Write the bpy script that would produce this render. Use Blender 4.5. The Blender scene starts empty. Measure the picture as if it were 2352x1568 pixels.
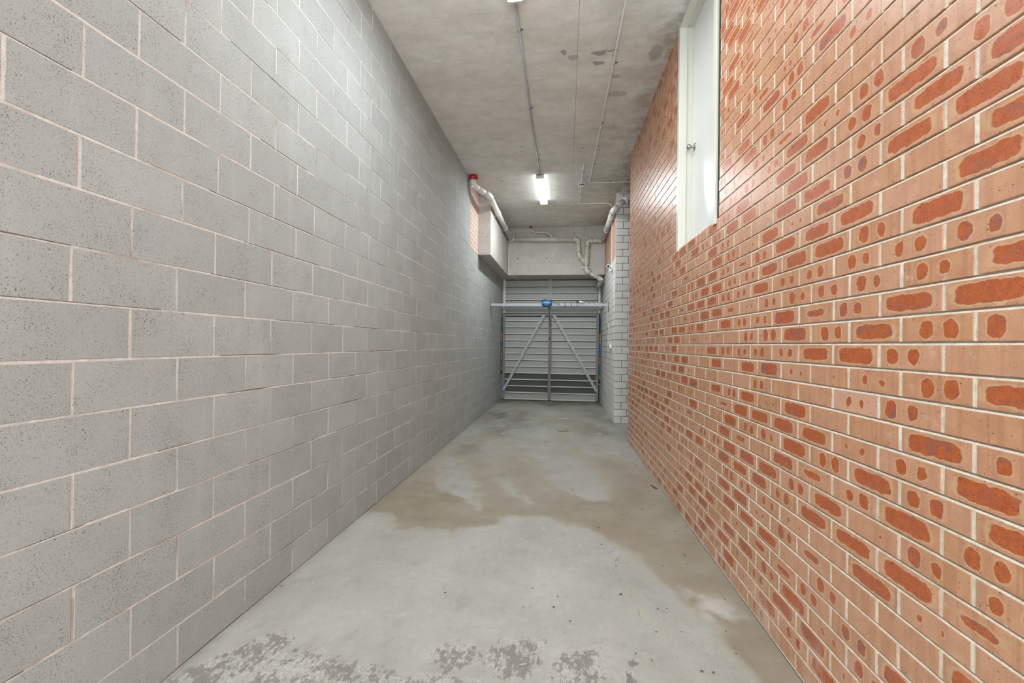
import bpy, bmesh, math, random
import numpy as np
from mathutils import Vector, Matrix
random.seed(11)
sc = bpy.context.scene
COL = sc.collection

# ------------------------------------------------------------------ camera, world, exposure
RX = Vector((0.9918, 0.1271, 0.0128)); FW = Vector((-0.1272, 0.9919, 0.0043)); UP = Vector((-0.0122, -0.0059, 0.9999))
CAM = Vector((0, 0, 1.47336)); FPX = 965.24
cd = bpy.data.cameras.new('camera'); cam = bpy.data.objects.new('camera', cd); COL.objects.link(cam)
m = Matrix.Identity(4)
for i in range(3):
    m[i][0] = RX[i]; m[i][1] = UP[i]; m[i][2] = -FW[i]; m[i][3] = CAM[i]
cam.matrix_world = m
cd.sensor_fit = 'HORIZONTAL'; cd.sensor_width = 36.0; cd.lens = FPX / 2352 * 36; cd.shift_y = 2.8 / 2352
cd.clip_start = 0.05; cd.clip_end = 100
sc.camera = cam
w = bpy.data.worlds.new('sky'); sc.world = w; w.use_nodes = True
w.node_tree.nodes['Background'].inputs[0].default_value = (0.88, 0.97, 1.06, 1)
w.node_tree.nodes['Background'].inputs[1].default_value = 3.4
BATTEN_POWER = 66.0
vs = sc.view_settings
vs.view_transform = 'Standard'; vs.look = 'None'; vs.gamma = 1; vs.use_curve_mapping = False; vs.exposure = 1.12

# ------------------------------------------------------------------ node material helpers
def lin(c):
    return tuple(((x / 255) / 12.92 if x / 255 <= .04045 else ((x / 255 + .055) / 1.055) ** 2.4) for x in c) + (1,)
class NT:
    def __init__(s, name, rough=.7, metal=0, spec=.5):
        s.m = bpy.data.materials.new(name); s.m.use_nodes = True; s.t = s.m.node_tree
        s.b = s.t.nodes['Principled BSDF']; s.b.inputs['Roughness'].default_value = rough
        s.b.inputs['Metallic'].default_value = metal; s.b.inputs['Specular IOR Level'].default_value = spec
        s.geo = None
    def n(s, t, **k):
        x = s.t.nodes.new(t)
        for a, v in k.items(): setattr(x, a, v)
        return x
    def l(s, a, b): s.t.links.new(a, b)
    def put(s, sock, v):
        if hasattr(v, 'links') or isinstance(v, bpy.types.NodeSocket): s.l(v, sock)
        else: sock.default_value = v
    def pos(s):
        if not s.geo: s.geo = s.n('ShaderNodeNewGeometry')
        return s.geo.outputs['Position']
    def vmul(s, v, k):
        x = s.n('ShaderNodeVectorMath', operation='MULTIPLY'); s.put(x.inputs[0], v); x.inputs[1].default_value = k; return x.outputs[0]
    def vadd(s, v, k):
        x = s.n('ShaderNodeVectorMath', operation='ADD'); s.put(x.inputs[0], v); s.put(x.inputs[1], k); return x.outputs[0]
    def noise(s, v, scale, detail=3, rough=.55, dist=0, out=0):
        x = s.n('ShaderNodeTexNoise'); s.put(x.inputs['Vector'], v); x.inputs['Scale'].default_value = scale
        x.inputs['Detail'].default_value = detail; x.inputs['Roughness'].default_value = rough; x.inputs['Distortion'].default_value = dist
        return x.outputs[out]
    def voro(s, v, scale, rnd=1):
        x = s.n('ShaderNodeTexVoronoi'); s.put(x.inputs['Vector'], v); x.inputs['Scale'].default_value = scale; x.inputs['Randomness'].default_value = rnd
        return x.outputs['Distance']
    def mr(s, v, a, b, c=0., d=1., smooth=False):
        x = s.n('ShaderNodeMapRange'); x.interpolation_type = 'SMOOTHSTEP' if smooth else 'LINEAR'
        s.put(x.inputs[0], v); x.inputs[1].default_value = a; x.inputs[2].default_value = b; x.inputs[3].default_value = c; x.inputs[4].default_value = d
        return x.outputs[0]
    def math(s, op, a, b=None, c=None):
        x = s.n('ShaderNodeMath', operation=op); s.put(x.inputs[0], a)
        if b is not None: s.put(x.inputs[1], b)
        if c is not None: s.put(x.inputs[2], c)
        return x.outputs[0]
    def mix(s, f, a, b, mode='MIX'):
        x = s.n('ShaderNodeMix', data_type='RGBA', blend_type=mode)
        s.put(x.inputs[0], f); s.put(x.inputs[6], a); s.put(x.inputs[7], b); return x.outputs[2]
    def attr(s, name, comp=None):
        x = s.n('ShaderNodeAttribute', attribute_name=name)
        return x.outputs['Color'] if comp is None else x.outputs[comp]
    def sep(s, v):
        x = s.n('ShaderNodeSeparateXYZ'); s.put(x.inputs[0], v); return x.outputs
    def bump(s, h, strength=.3, dist=.004):
        x = s.n('ShaderNodeBump'); x.inputs['Strength'].default_value = strength; x.inputs['Distance'].default_value = dist
        s.put(x.inputs['Height'], h); s.l(x.outputs[0], s.b.inputs['Normal'])
    def base(s, v): s.put(s.b.inputs['Base Color'], v)
    def rough(s, v): s.put(s.b.inputs['Roughness'], v)

def simple(name, rgb, rough=.5, metal=0, spec=.5, var=.06, scale=25, bump=0.):
    t = NT(name, rough, metal, spec)
    c = lin(rgb); d = tuple(x * (1 - var * 2) for x in c[:3]) + (1,)
    f = t.noise(t.pos(), scale, 4)
    t.base(t.mix(t.mr(f, .3, .7), d, c))
    if bump: t.bump(f, bump, .002)
    return t.m

# concrete block (left wall)
def mat_block(name, a, b, pore=(70, 66, 62), streak=.25, poreamt=.62):
    t = NT(name, .85, 0, .3)
    P = t.pos(); rnd = t.sep(t.attr('rnd'))
    big = t.noise(P, 2.2, 4)
    base = t.mix(t.mr(big, .3, .7), lin(a), lin(b))
    base = t.mix(t.math('MULTIPLY', rnd[0], .42), base, lin(tuple(x * .90 for x in b)))
    st = t.noise(t.vmul(P, (9, 9, .5)), 1, 3)
    base = t.mix(t.mr(st, .56, .72, 0, streak), base, lin((205, 205, 203)))
    gr = t.noise(P, 420, 2)
    base = t.mix(t.mr(gr, .3, .7, 0, .34), base, lin(tuple(x * .74 for x in a)))
    base = t.mix(t.mr(t.noise(P, 130, 3), .45, .65, 0, .16), base, lin(tuple(x * .72 for x in a)))
    # pores: irregular dark pits, more on some blocks and in some zones
    Pd = t.vadd(P, t.vmul(t.noise(P, 90, 2, out=1), (.008, .008, .008)))
    v = t.noise(t.vmul(Pd, (1, .8, 1.15)), 235, 2, .5)
    zone = t.noise(P, 9, 2)
    thr = t.math('ADD', poreamt, t.math('ADD', t.mr(zone, .3, .7, .055, -.03), t.math('MULTIPLY', rnd[1], -.02)))
    pore_m = t.mr(t.math('SUBTRACT', v, thr), 0, .035)
    v2 = t.mr(t.math('SUBTRACT', t.noise(Pd, 95, 2, .5), t.math('ADD', thr, .085)), 0, .02)
    pm = t.math('MAXIMUM', pore_m, v2)
    base = t.mix(t.math('MULTIPLY', pm, .62), base, lin(pore))
    t.base(base)
    h = t.math('SUBTRACT', t.math('MULTIPLY', gr, .35), t.math('MULTIPLY', pm, 1.0))
    t.bump(h, .5, .002)
    return t.m
M_BLOCK = mat_block('grey_concrete_block', (184, 188, 184), (175, 178, 174))
M_PIER = mat_block('pale_block', (238, 237, 231), (226, 224, 217), pore=(120, 110, 98), streak=.5, poreamt=.66)

def mat_mortar(name, a, b, dark, amt=.5, scale=40):
    t = NT(name, .95, 0, .2); P = t.pos()
    f = t.noise(P, scale, 4); g = t.noise(P, 3.2, 3)
    c = t.mix(t.mr(f, .3, .7), lin(a), lin(b))
    c = t.mix(t.mr(g, .52, .66, 0, amt), c, lin(dark))
    t.base(c); t.bump(t.noise(P, 260, 3), .6, .004)
    return t.m
M_MORT_L = mat_mortar('cream_grey_mortar', (222, 216, 208), (200, 193, 184), (132, 114, 96), .6)
M_MORT_R = mat_mortar('cream_mortar', (238, 231, 215), (214, 200, 178), (182, 158, 126), .35)
M_MORT_P = mat_mortar('brown_mortar', (134, 112, 82), (112, 90, 62), (150, 134, 110), .4)

# face brick: buff clay with fired red blotches given per brick by attributes
def mat_brick(name='buff_brick_with_red_blotches', lime=0.):
    t = NT(name, .42, 0, .65)
    P = t.pos(); loc = t.sep(t.attr('loc', 'Vector')); A = t.n('ShaderNodeAttribute', attribute_name='spa'); B = t.n('ShaderNodeAttribute', attribute_name='spb')
    C = t.n('ShaderNodeAttribute', attribute_name='tone')
    u, v = loc[0], loc[1]
    wob = t.noise(P, 40, 2, .45, out=1); w = t.sep(wob)
    uu = t.math('ADD', u, t.mr(w[0], .3, .7, -.0042, .0042)); vv = t.math('ADD', v, t.mr(w[1], .3, .7, -.0036, .0036))
    cc = t.sep(C.outputs['Color'])
    def blob(S):
        q = t.sep(S.outputs['Color'])
        dx = t.math('DIVIDE', t.math('ABSOLUTE', t.math('SUBTRACT', uu, q[0])), q[1])
        dy = t.math('DIVIDE', t.math('ABSOLUTE', t.math('SUBTRACT', vv, q[2])), S.outputs['Alpha'])
        p = cc[2]
        s_ = t.math('ADD', t.math('POWER', dx, p), t.math('POWER', dy, p))
        d = t.math('SUBTRACT', t.math('POWER', s_, t.math('DIVIDE', 1.0, p)), 1.0)
        return t.math('MULTIPLY', d, t.math('MINIMUM', q[1], S.outputs['Alpha']))
    d = t.math('MINIMUM', blob(A), blob(B))
    m = t.mr(d, .0007, -.0007); halo = t.mr(d, .0062, .0035)
    # vertical drag bands in the body
    bandv = t.n('ShaderNodeCombineXYZ'); t.l(t.math('MULTIPLY', u, 34), bandv.inputs[0]); t.l(t.math('MULTIPLY', cc[0], 37), bandv.inputs[1])
    band = t.noise(bandv.outputs[0], 1, 2, .6)
    body = t.mix(t.mr(t.noise(P, 16, 3), .3, .7), lin((209, 158, 119)), lin((192, 136, 100)))
    body = t.mix(t.mr(band, .52, .57, 0, .55), body, lin((178, 124, 90)))
    body = t.mix(t.math('MULTIPLY', cc[1], .45), body, lin((216, 166, 140)))
    fine = t.noise(P, 300, 3)
    body = t.mix(t.mr(fine, .35, .7, 0, .30), body, lin((158, 106, 76)))
    whit = t.noise(P, 14, 5, .7)
    body = t.mix(t.mr(whit, .62, .74, 0, .5), body, lin((232, 206, 192)))
    body = t.mix(t.math('MULTIPLY', halo, .38), body, lin((214, 178, 136)))
    spot = t.mix(t.mr(t.noise(P, 55, 3), .3, .7), lin((196, 102, 48)), lin((178, 86, 38)))
    spot = t.mix(t.mr(t.noise(P, 170, 2), .57, .63, 0, .65), spot, lin((118, 88, 98)))
    spot = t.mix(t.math('MULTIPLY', t.mr(t.noise(P, 26, 2), .48, .62), t.mr(cc[0], .3, 1, 0, .75)), spot, lin((138, 96, 92)))
    spot = t.mix(t.mr(t.noise(P, 260, 2), .61, .66, 0, .7), spot, lin((84, 56, 58)))
    c = t.mix(m, body, spot)
    pit = t.mr(t.noise(t.vmul(P, (1, .7, 1)), 150, 2), .685, .71)
    c = t.mix(t.math('MULTIPLY', pit, .8), c, lin((92, 52, 38)))
    # lime bloom near the ground
    z = t.sep(P)[2]
    bl = t.math('MULTIPLY', t.mr(z, .42, .05), t.mr(t.noise(t.vmul(P, (7, 7, 2.4)), 1, 5, .75), .5, .68, 0, .55))
    c = t.mix(bl, c, lin((226, 212, 202)))
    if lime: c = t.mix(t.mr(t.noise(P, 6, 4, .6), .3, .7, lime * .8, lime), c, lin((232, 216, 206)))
    t.base(c)
    t.rough(t.mr(t.noise(P, 30, 3), .3, .7, .24, .42))
    t.bump(t.math('SUBTRACT', t.math('MULTIPLY', t.noise(P, 190, 3), .5), pit), .28, .003)
    return t.m
M_BRICK = mat_brick(); M_BRICKP = mat_brick('lime_and_glare_brick', .62); M_BRICKQ = mat_brick('lightly_limed_brick', .22)  # palest brick: lime wash, with light glare also put into its colour

# cast ceiling slab
def mat_ceiling(name='cast_concrete', a=(240, 239, 233), b=(224, 220, 211), brown=(186, 173, 156), side=True):
    t = NT(name, .8, 0, .3); P = t.pos(); x, y, z = t.sep(P)
    g = t.noise(t.vmul(P, (.9, 1.6, 1.2)), 1.3, 6, .62, .4)
    c = t.mix(t.mr(g, .3, .7), lin(a), lin(b))
    s = t.noise(t.vmul(P, (1, 7, 4)), 1.2, 5, .65)
    c = t.mix(t.mr(s, .55, .75, 0, .35), c, lin((190, 186, 177)))
    c = t.mix(t.mr(t.noise(t.vmul(P, (1, 1.4, 1)), 4.5, 7, .72, .5), .42, .70, 0, .42), c, lin(tuple(x * .80 for x in b)))
    if side:
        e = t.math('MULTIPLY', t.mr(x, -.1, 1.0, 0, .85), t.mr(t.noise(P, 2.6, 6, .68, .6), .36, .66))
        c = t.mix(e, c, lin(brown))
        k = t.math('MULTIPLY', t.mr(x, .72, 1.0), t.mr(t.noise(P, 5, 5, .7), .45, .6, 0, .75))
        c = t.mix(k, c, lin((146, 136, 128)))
        # damp blots left where the formwork leaked
        wp = t.vadd(P, t.vmul(t.noise(P, 16, 4, .7, out=1), (.16, .10, 0)))
        for (cx, cy, rx, ry, am) in ((-.06, 4.21, .030, .045, .75), (.04, 4.30, .05, .05, .55), (.30, 4.27, .07, .05, .85), (.30, 4.42, .06, .035, .8), (.42, 4.24, .10, .018, .7), (.50, 4.66, .06, .04, .5), (.56, 4.98, .12, .06, .5), (.86, 4.33, .07, .12, .6), (.50, 5.75, .25, .05, .3), (.75, 6.05, .18, .08, .3), (.2, 6.3, .03, .02, .6), (.45, 6.25, .015, .02, .8), (.45, 6.4, .02, .02, .7), (-1.17, 7.42, .05, .03, .5)):
            vx = t.n('ShaderNodeVectorMath', operation='SUBTRACT'); t.l(wp, vx.inputs[0]); vx.inputs[1].default_value = (cx + .08, cy + .05, 4.398)
            vy = t.vmul(vx.outputs[0], (1 / rx, 1 / ry, 0)); ln = t.n('ShaderNodeVectorMath', operation='LENGTH'); t.l(vy, ln.inputs[0])
            c = t.mix(t.mr(ln.outputs['Value'], 1.05, .8, 0, am), c, lin((146, 140, 132)))
        ru = t.math('MULTIPLY', t.math('MULTIPLY', t.mr(y, 7.5, 7.8), t.mr(x, .3, .9)), t.mr(t.noise(t.vmul(P, (2, 6, 1)), 1.6, 5, .7), .5, .62, 0, .45))
        c = t.mix(ru, c, lin((206, 180, 136)))
    hole = t.mr(t.noise(P, 48, 2), .735, .76)
    c = t.mix(t.math('MULTIPLY', hole, .7), c, lin((92, 88, 82)))
    f = t.noise(P, 160, 3)
    c = t.mix(t.mr(f, .35, .7, 0, .12), c, lin((160, 156, 150)))
    t.base(c); t.bump(t.math('SUBTRACT', t.math('ADD', t.math('MULTIPLY', f, .3), t.noise(P, 12, 4)), hole), .25, .006)
    return t.m
M_CEIL = mat_ceiling()
M_LINE = simple('grey_form_mark', (150, 147, 140), .8)
M_BEAM = mat_ceiling('beam_concrete', (200, 197, 188), (184, 180, 170), side=False)
def mat_beamface():
    t = NT('honeycombed_concrete', .85, 0, .3); P = t.pos()
    c = t.mix(t.mr(t.noise(P, 5, 4), .3, .7), lin((194, 190, 184)), lin((178, 172, 165)))
    hc = t.math('MULTIPLY', t.mr(t.noise(P, 40, 4, .7), .60, .64), t.mr(t.noise(P, 5.5, 2), .42, .56))
    c = t.mix(t.math('MULTIPLY', hc, .85), c, lin((96, 84, 72)))
    t.base(c); t.bump(t.math('MULTIPLY', hc, -1.), .6, .01); return t.m
M_FACE = mat_beamface()

# floor: painted stain weights are stored on the slab's vertices
def mat_floor():
    t = NT('stained_floor_slab', .6, 0, .4); P = t.pos()
    S = t.n('ShaderNodeAttribute', attribute_name='stain_shade'); s = t.sep(S.outputs['Color']); er = S.outputs['Alpha']
    g = t.noise(P, 2.1, 6, .6, .3)
    c = t.mix(t.mr(g, .3, .7), lin((180, 180, 172)), lin((158, 158, 149)))
    c = t.mix(t.mr(t.noise(P, 21, 6, .75), .5, .7, 0, .42), c, lin((144, 141, 133)))
    c = t.mix(t.mr(t.noise(t.vmul(P, (1.6, 1, 1)), 9, 6, .8), .56, .66, 0, .35), c, lin((204, 203, 198)))
    c = t.mix(t.mr(t.noise(P, 5.5, 5, .7), .52, .72, 0, .35), c, lin((170, 164, 150)))
    fine = t.noise(P, 230, 3)
    tan = t.mix(t.mr(t.noise(P, 3.3, 6, .65), .3, .7), lin((158, 148, 130)), lin((140, 129, 111)))
    c = t.mix(s[0], c, tan)
    yl = t.mr(t.math('ABSOLUTE', t.math('SUBTRACT', s[0], .45)), .32, .05, 0, .25)
    c = t.mix(yl, c, lin((176, 166, 136)))
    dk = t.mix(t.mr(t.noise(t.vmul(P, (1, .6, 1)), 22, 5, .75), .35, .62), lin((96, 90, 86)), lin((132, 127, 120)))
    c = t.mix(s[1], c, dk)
    c = t.mix(s[2], c, lin((206, 204, 200)))
    en = t.math('ADD', t.noise(t.vmul(P, (1.3, .8, 1)), 24, 7, .74, .25), t.math('ADD', t.math('MULTIPLY', er, .16), t.mr(t.noise(P, 7, 2), .35, .65, -.06, .06)))
    ern = t.math('MULTIPLY', t.mr(er, .05, .3), t.mr(en, .615, .65, 0, .85))
    ern = t.math('MAXIMUM', ern, t.mr(er, .90, .97))
    c = t.mix(t.math('MULTIPLY', t.mr(er, .2, .7), t.mr(t.noise(P, 52, 4, .7), .5, .56, 0, .45)), c, lin((212, 209, 204)))
    c = t.mix(ern, c, lin((128, 123, 116)))
    sp = t.math('MAXIMUM', t.mr(t.noise(P, 60, 3), .68, .71), t.mr(t.noise(P, 130, 3), .69, .72))
    c = t.mix(t.math('MULTIPLY', sp, .6), c, lin((100, 92, 82)))
    c = t.mix(t.mr(fine, .35, .7, 0, .16), c, lin((120, 116, 110)))
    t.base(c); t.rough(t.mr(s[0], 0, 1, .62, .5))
    t.bump(t.math('SUBTRACT', t.math('ADD', t.math('MULTIPLY', fine, .4), t.noise(P, 14, 4)), t.math('MULTIPLY', ern, .6)), .22, .004)
    return t.m
M_FLOOR = mat_floor()

def mat_galv(name, rgb, rough=.42):
    t = NT(name, rough, .25, .4); P = t.pos()
    c = t.mix(t.mr(t.noise(P, 120, 3), .3, .7), lin(rgb), lin(tuple(x * .9 for x in rgb)))
    t.base(c); return t.m
M_GALV = mat_galv('galvanised_steel', (182, 185, 186), .55); M_GALVD = mat_galv('dull_galvanised_steel', (132, 134, 135), .6); M_MULL = mat_galv('weathered_steel', (140, 134, 129), .7)
M_SHEET = simple('grey_green_sheet_steel', (158, 159, 153), .5, .1, var=.03, scale=3)
M_DARKSH = simple('dark_mesh_insert', (84, 84, 80), .8, var=.05, scale=8)
M_RIB = simple('cream_and_lit_rib_steel', (218, 212, 196), .45, .1, var=.04)  # cream of the angles; on ribs it also paints the light along their tops
M_PVC = simple('grey_white_pvc', (214, 213, 204), .3, 0, .5, var=.02, scale=6)
M_PVCB = simple('beige_pvc', (196, 191, 176), .32, 0, .5, var=.02, scale=6)
M_SEAL = simple('dark_solvent_line', (92, 88, 82), .6)
M_WHITE = simple('white_plastic', (232, 232, 228), .35, var=.01)
M_CREAM = simple('cream_paint', (216, 213, 200), .38, var=.01, scale=4)
M_LEAF = simple('off_white_door_paint', (232, 233, 231), .25, var=.008, scale=3)
M_RED = simple('red_plastic', (176, 34, 34), .35)
M_REDD = simple('dark_red_plastic', (150, 12, 18), .4)
M_BLUE = simple('blue_plastic', (18, 118, 182), .35)
M_NAVY = simple('navy_plastic', (34, 52, 84), .45)
M_DBLUE = simple('deep_blue_plastic', (22, 78, 118), .4)
M_BLACK = simple('black_plastic', (30, 30, 32), .5)
M_CHROME = NT('satin_nickel', .28, 1.0).m; M_CHROME.node_tree.nodes['Principled BSDF'].inputs['Base Color'].default_value = lin((178, 176, 170))
M_GLASS = simple('dark_lens', (40, 44, 44), .1)
M_ORANGE = simple('orange_paint', (196, 132, 30), .5); M_SBLUE = simple('spring_blue_paint', (28, 110, 170), .5)
M_DEB = simple('dry_leaf', (74, 60, 48), .9); M_RUST = simple('rust_red_rod', (132, 84, 76), .6)
M_LIME = simple('lime_leaf', (186, 196, 60), .6); M_TWINE = simple('blue_plastic_strip', (40, 116, 136), .5)
M_GREYPL = simple('grey_plastic', (92, 94, 98), .5)
t = NT('lit_diffuser', .4); t.base((.9, .9, .9, 1)); t.b.inputs['Emission Color'].default_value = (.915, .985, 1.03, 1); t.b.inputs['Emission Strength'].default_value = BATTEN_POWER; M_LIT = t.m
t = NT('dimly_lit_diffuser_side', .4); t.base((.8, .8, .8, 1)); t.b.inputs['Emission Color'].default_value = (.915, .985, 1.03, 1); t.b.inputs['Emission Strength'].default_value = BATTEN_POWER * .05; M_GLOW = t.m

# ------------------------------------------------------------------ mesh helpers
def link(name, me, parent=None, mats=()):
    o = bpy.data.objects.new(name, me); COL.objects.link(o)
    for x in mats: me.materials.append(x)
    if parent: o.parent = parent
    return o
def thing(name, label, cat, group=None):
    o = bpy.data.objects.new(name, None); COL.objects.link(o); o.empty_display_size = .1
    o['label'] = label; o['category'] = cat
    if group: o['group'] = group
    return o
def tag(o, label=None, cat=None, group=None, kind=None):
    for k, v in (('label', label), ('category', cat), ('group', group), ('kind', kind)):
        if v: o[k] = v
    return o
def rebase(root, p):                       # put an Empty at the thing's base without moving its parts
    p = Vector(p); root.location = p
    for c in root.children: c.location = c.location - p
class MB:
    def __init__(s): s.bm = bmesh.new()
    def box(s, a, b, bev=0., mi=0):
        a, b = Vector(a), Vector(b); lo = Vector(map(min, a, b)); hi = Vector(map(max, a, b)); c = (lo + hi) / 2; d = hi - lo
        r = bmesh.ops.create_cube(s.bm, size=1, matrix=Matrix.Translation(c) @ Matrix.Diagonal((d.x, d.y, d.z, 1)))
        fs = list({f for v in r['verts'] for f in v.link_faces})
        if bev:
            r2 = bmesh.ops.bevel(s.bm, geom=list({e for v in r['verts'] for e in v.link_edges}), offset=min(bev, min(d) * .45), segments=2, affect='EDGES', profile=.5)
            fs = [f for f in s.bm.faces if f in set(r2['faces']) or f in set(f2 for f2 in fs if f2.is_valid)]
        for f in fs:
            if f.is_valid: f.material_index = mi
        return s
    def tube(s, pts, r, seg=14, cap=True, mi=0, closed=False, axis=None):
        pts = [Vector(p) for p in pts]; rr = r if isinstance(r, (list, tuple)) else [r] * len(pts)
        n = len(pts); rings = []; up = None
        for i, p in enumerate(pts):
            if closed: d = (pts[(i + 1) % n] - pts[i - 1])
            else: d = (pts[min(i + 1, n - 1)] - pts[max(i - 1, 0)])
            d = Vector(axis) if axis is not None else d
            d.normalize()
            if up is None:
                up = Vector((0, 0, 1)) if abs(d.z) < .9 else Vector((1, 0, 0))
            a = d.cross(up); a.normalize(); b = a.cross(d); b.normalize(); up = b
            rings.append([s.bm.verts.new(p + (a * math.cos(t) + b * math.sin(t)) * rr[i]) for t in (2 * math.pi * k / seg for k in range(seg))])
        m_ = n if closed else n - 1
        for i in range(m_):
            A, B = rings[i], rings[(i + 1) % n]
            for k in range(seg):
                f = s.bm.faces.new((A[k], A[(k + 1) % seg], B[(k + 1) % seg], B[k])); f.smooth = True; f.material_index = mi
        if cap and not closed:
            s.bm.faces.new(list(reversed(rings[0]))).material_index = mi; s.bm.faces.new(rings[-1]).material_index = mi
        return s
    def lathe(s, c, axis, prof, seg=20, mi=0):      # prof: (distance along axis, radius)
        c = Vector(c); ax = Vector(axis).normalized()
        return s.tube([c + ax * h for h, _ in prof], [max(r, .0004) for _, r in prof], seg, True, mi, False, ax)
    def prism(s, prof, x0, x1, mi=0):             # profile in (y,z), extruded along x
        A = [s.bm.verts.new((x0, y, z)) for y, z in prof]; B = [s.bm.verts.new((x1, y, z)) for y, z in prof]
        n = len(prof)
        for i in range(n): s.bm.faces.new((A[i], A[(i + 1) % n], B[(i + 1) % n], B[i])).material_index = mi
        s.bm.faces.new(list(reversed(A))).material_index = mi; s.bm.faces.new(B).material_index = mi
        return s
    def build(s, name, mats, parent=None):
        bmesh.ops.recalc_face_normals(s.bm, faces=s.bm.faces)
        me = bpy.data.meshes.new(name); s.bm.to_mesh(me); s.bm.free()
        return link(name, me, parent, mats if isinstance(mats, (list, tuple)) else [mats])
def fillet(pts, r, n=6):
    pts = [Vector(p) for p in pts]; out = [pts[0]]
    for i in range(1, len(pts) - 1):
        a, b, c = pts[i - 1], pts[i], pts[i + 1]; d1 = (a - b); d2 = (c - b)
        k = min(r, d1.length * .48, d2.length * .48); p1 = b + d1.normalized() * k; p2 = b + d2.normalized() * k
        for j in range(n + 1):
            t_ = j / n; out.append(p1 * (1 - t_) ** 2 + b * 2 * t_ * (1 - t_) + p2 * t_ ** 2)
    out.append(pts[-1]); return out

def project(p):
    d = Vector(p) - CAM; y = d.dot(FW)
    if y < .05: return None
    return 1176 + FPX * d.dot(RX) / y, 786.8 - FPX * d.dot(UP) / y

# ------------------------------------------------------------------ masonry: every brick / block its own solid with worn edges
BEV = .0012
def masonry_piece(o, u, n, L, H, depth, proud, jit, attrs, rng):
    """o: lower-left corner on the face plane, u: along the wall, n: outward normal. returns verts, faces, loc"""
    z = Vector((0, 0, 1)); cx, cz = L / 2, H / 2; bv = BEV
    ring = [(-cx, -cz), (0, -cz), (cx, -cz), (cx, 0), (cx, cz), (0, cz), (-cx, cz), (-cx, 0)]
    vs_, lc = [], []
    J = [(rng.uniform(-jit, jit), rng.uniform(-jit, jit)) for _ in ring]
    for k, (a, b) in enumerate(ring):                     # outer ring just behind the face
        a2, b2 = a + J[k][0], b + J[k][1]
        vs_.append(o + u * (a2 + cx) + z * (b2 + cz) + n * (proud - bv * .8)); lc.append((a2, b2, 0))
    for k, (a, b) in enumerate(ring):
        ch = bv * (3.5 if (k % 2 == 0 and rng.random() < .10) else 1)
        a2 = a + J[k][0] - math.copysign(ch, a) * (abs(a) > 1e-6); b2 = b + J[k][1] - math.copysign(ch, b) * (abs(b) > 1e-6)
        vs_.append(o + u * (a2 + cx) + z * (b2 + cz) + n * proud); lc.append((a2, b2, 0))
    for k, (a, b) in enumerate(ring):
        vs_.append(o + u * (a + J[k][0] + cx) + z * (b + J[k][1] + cz) - n * depth); lc.append((a, b, 0))
    fs = [tuple(range(8, 16))]
    for k in range(8):
        q = (k + 1) % 8
        fs.append((k, q, 8 + q, 8 + k)); fs.append((16 + k, 16 + q, q, k))
    return vs_, fs, lc
def mesh_from(name, vs_, fs, loc, at):
    me = bpy.data.meshes.new(name); me.from_pydata([tuple(v) for v in vs_], [], fs)
    a = me.attributes.new('loc', 'FLOAT_VECTOR', 'POINT'); a.data.foreach_set('vector', np.array(loc, np.float32).ravel())
    for k, arr in at.items():
        b = me.attributes.new(k, 'FLOAT_COLOR', 'POINT'); b.data.foreach_set('color', np.array(arr, np.float32).ravel())
    return me
def flip_check(u, n):
    return u.cross(Vector((0, 0, 1))).dot(n) < 0
def lay(pieces, name, mat, parent, many, u, n, jit, depth=.05, limit=300):
    """pieces: dict(o,L,H,proud,attrs). The ones that show largest become parts of their own, the rest one part."""
    for p in pieces:
        c = [p['o'], p['o'] + u * p['L'], p['o'] + u * p['L'] + Vector((0, 0, p['H'])), p['o'] + Vector((0, 0, p['H']))]
        pr = [project(q) for q in c]
        if any(q is None for q in pr): p['area'] = 0; continue
        xs = [min(max(q[0], 0), 2352) for q in pr]; ys = [min(max(q[1], 0), 1568) for q in pr]
        p['area'] = abs(sum(xs[i] * ys[(i + 1) % 4] - xs[(i + 1) % 4] * ys[i] for i in range(4))) / 2 * p.get('vis', 1)
    order = sorted(range(len(pieces)), key=lambda i: -pieces[i]['area'])
    solo = {i for i in order[:limit] if pieces[i]['area'] > 60}
    fl = flip_check(u, n); V, F, Lc, AT = [], [], [], {}
    for i, p in enumerate(pieces):
        rng = random.Random(i * 7919 + 5)
        vs_, fs, lc = masonry_piece(p['o'], u, n, p['L'], p['H'], depth, p.get('proud', 0), jit, None, rng)
        if fl: fs = [tuple(reversed(f)) for f in fs]
        at = {k: [v] * len(vs_) for k, v in p['attrs'].items()}
        if i in solo:
            link(name, mesh_from(name, vs_, fs, lc, at), parent, [mat])
        else:
            b = len(V); V += vs_; F += [tuple(x + b for x in f) for f in fs]; Lc += lc
            for k, v in at.items(): AT.setdefault(k, []).extend(v)
    if V:
        o = link(many, mesh_from(many, V, F, Lc, AT), parent, [mat]); o['kind'] = 'stuff'

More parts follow.
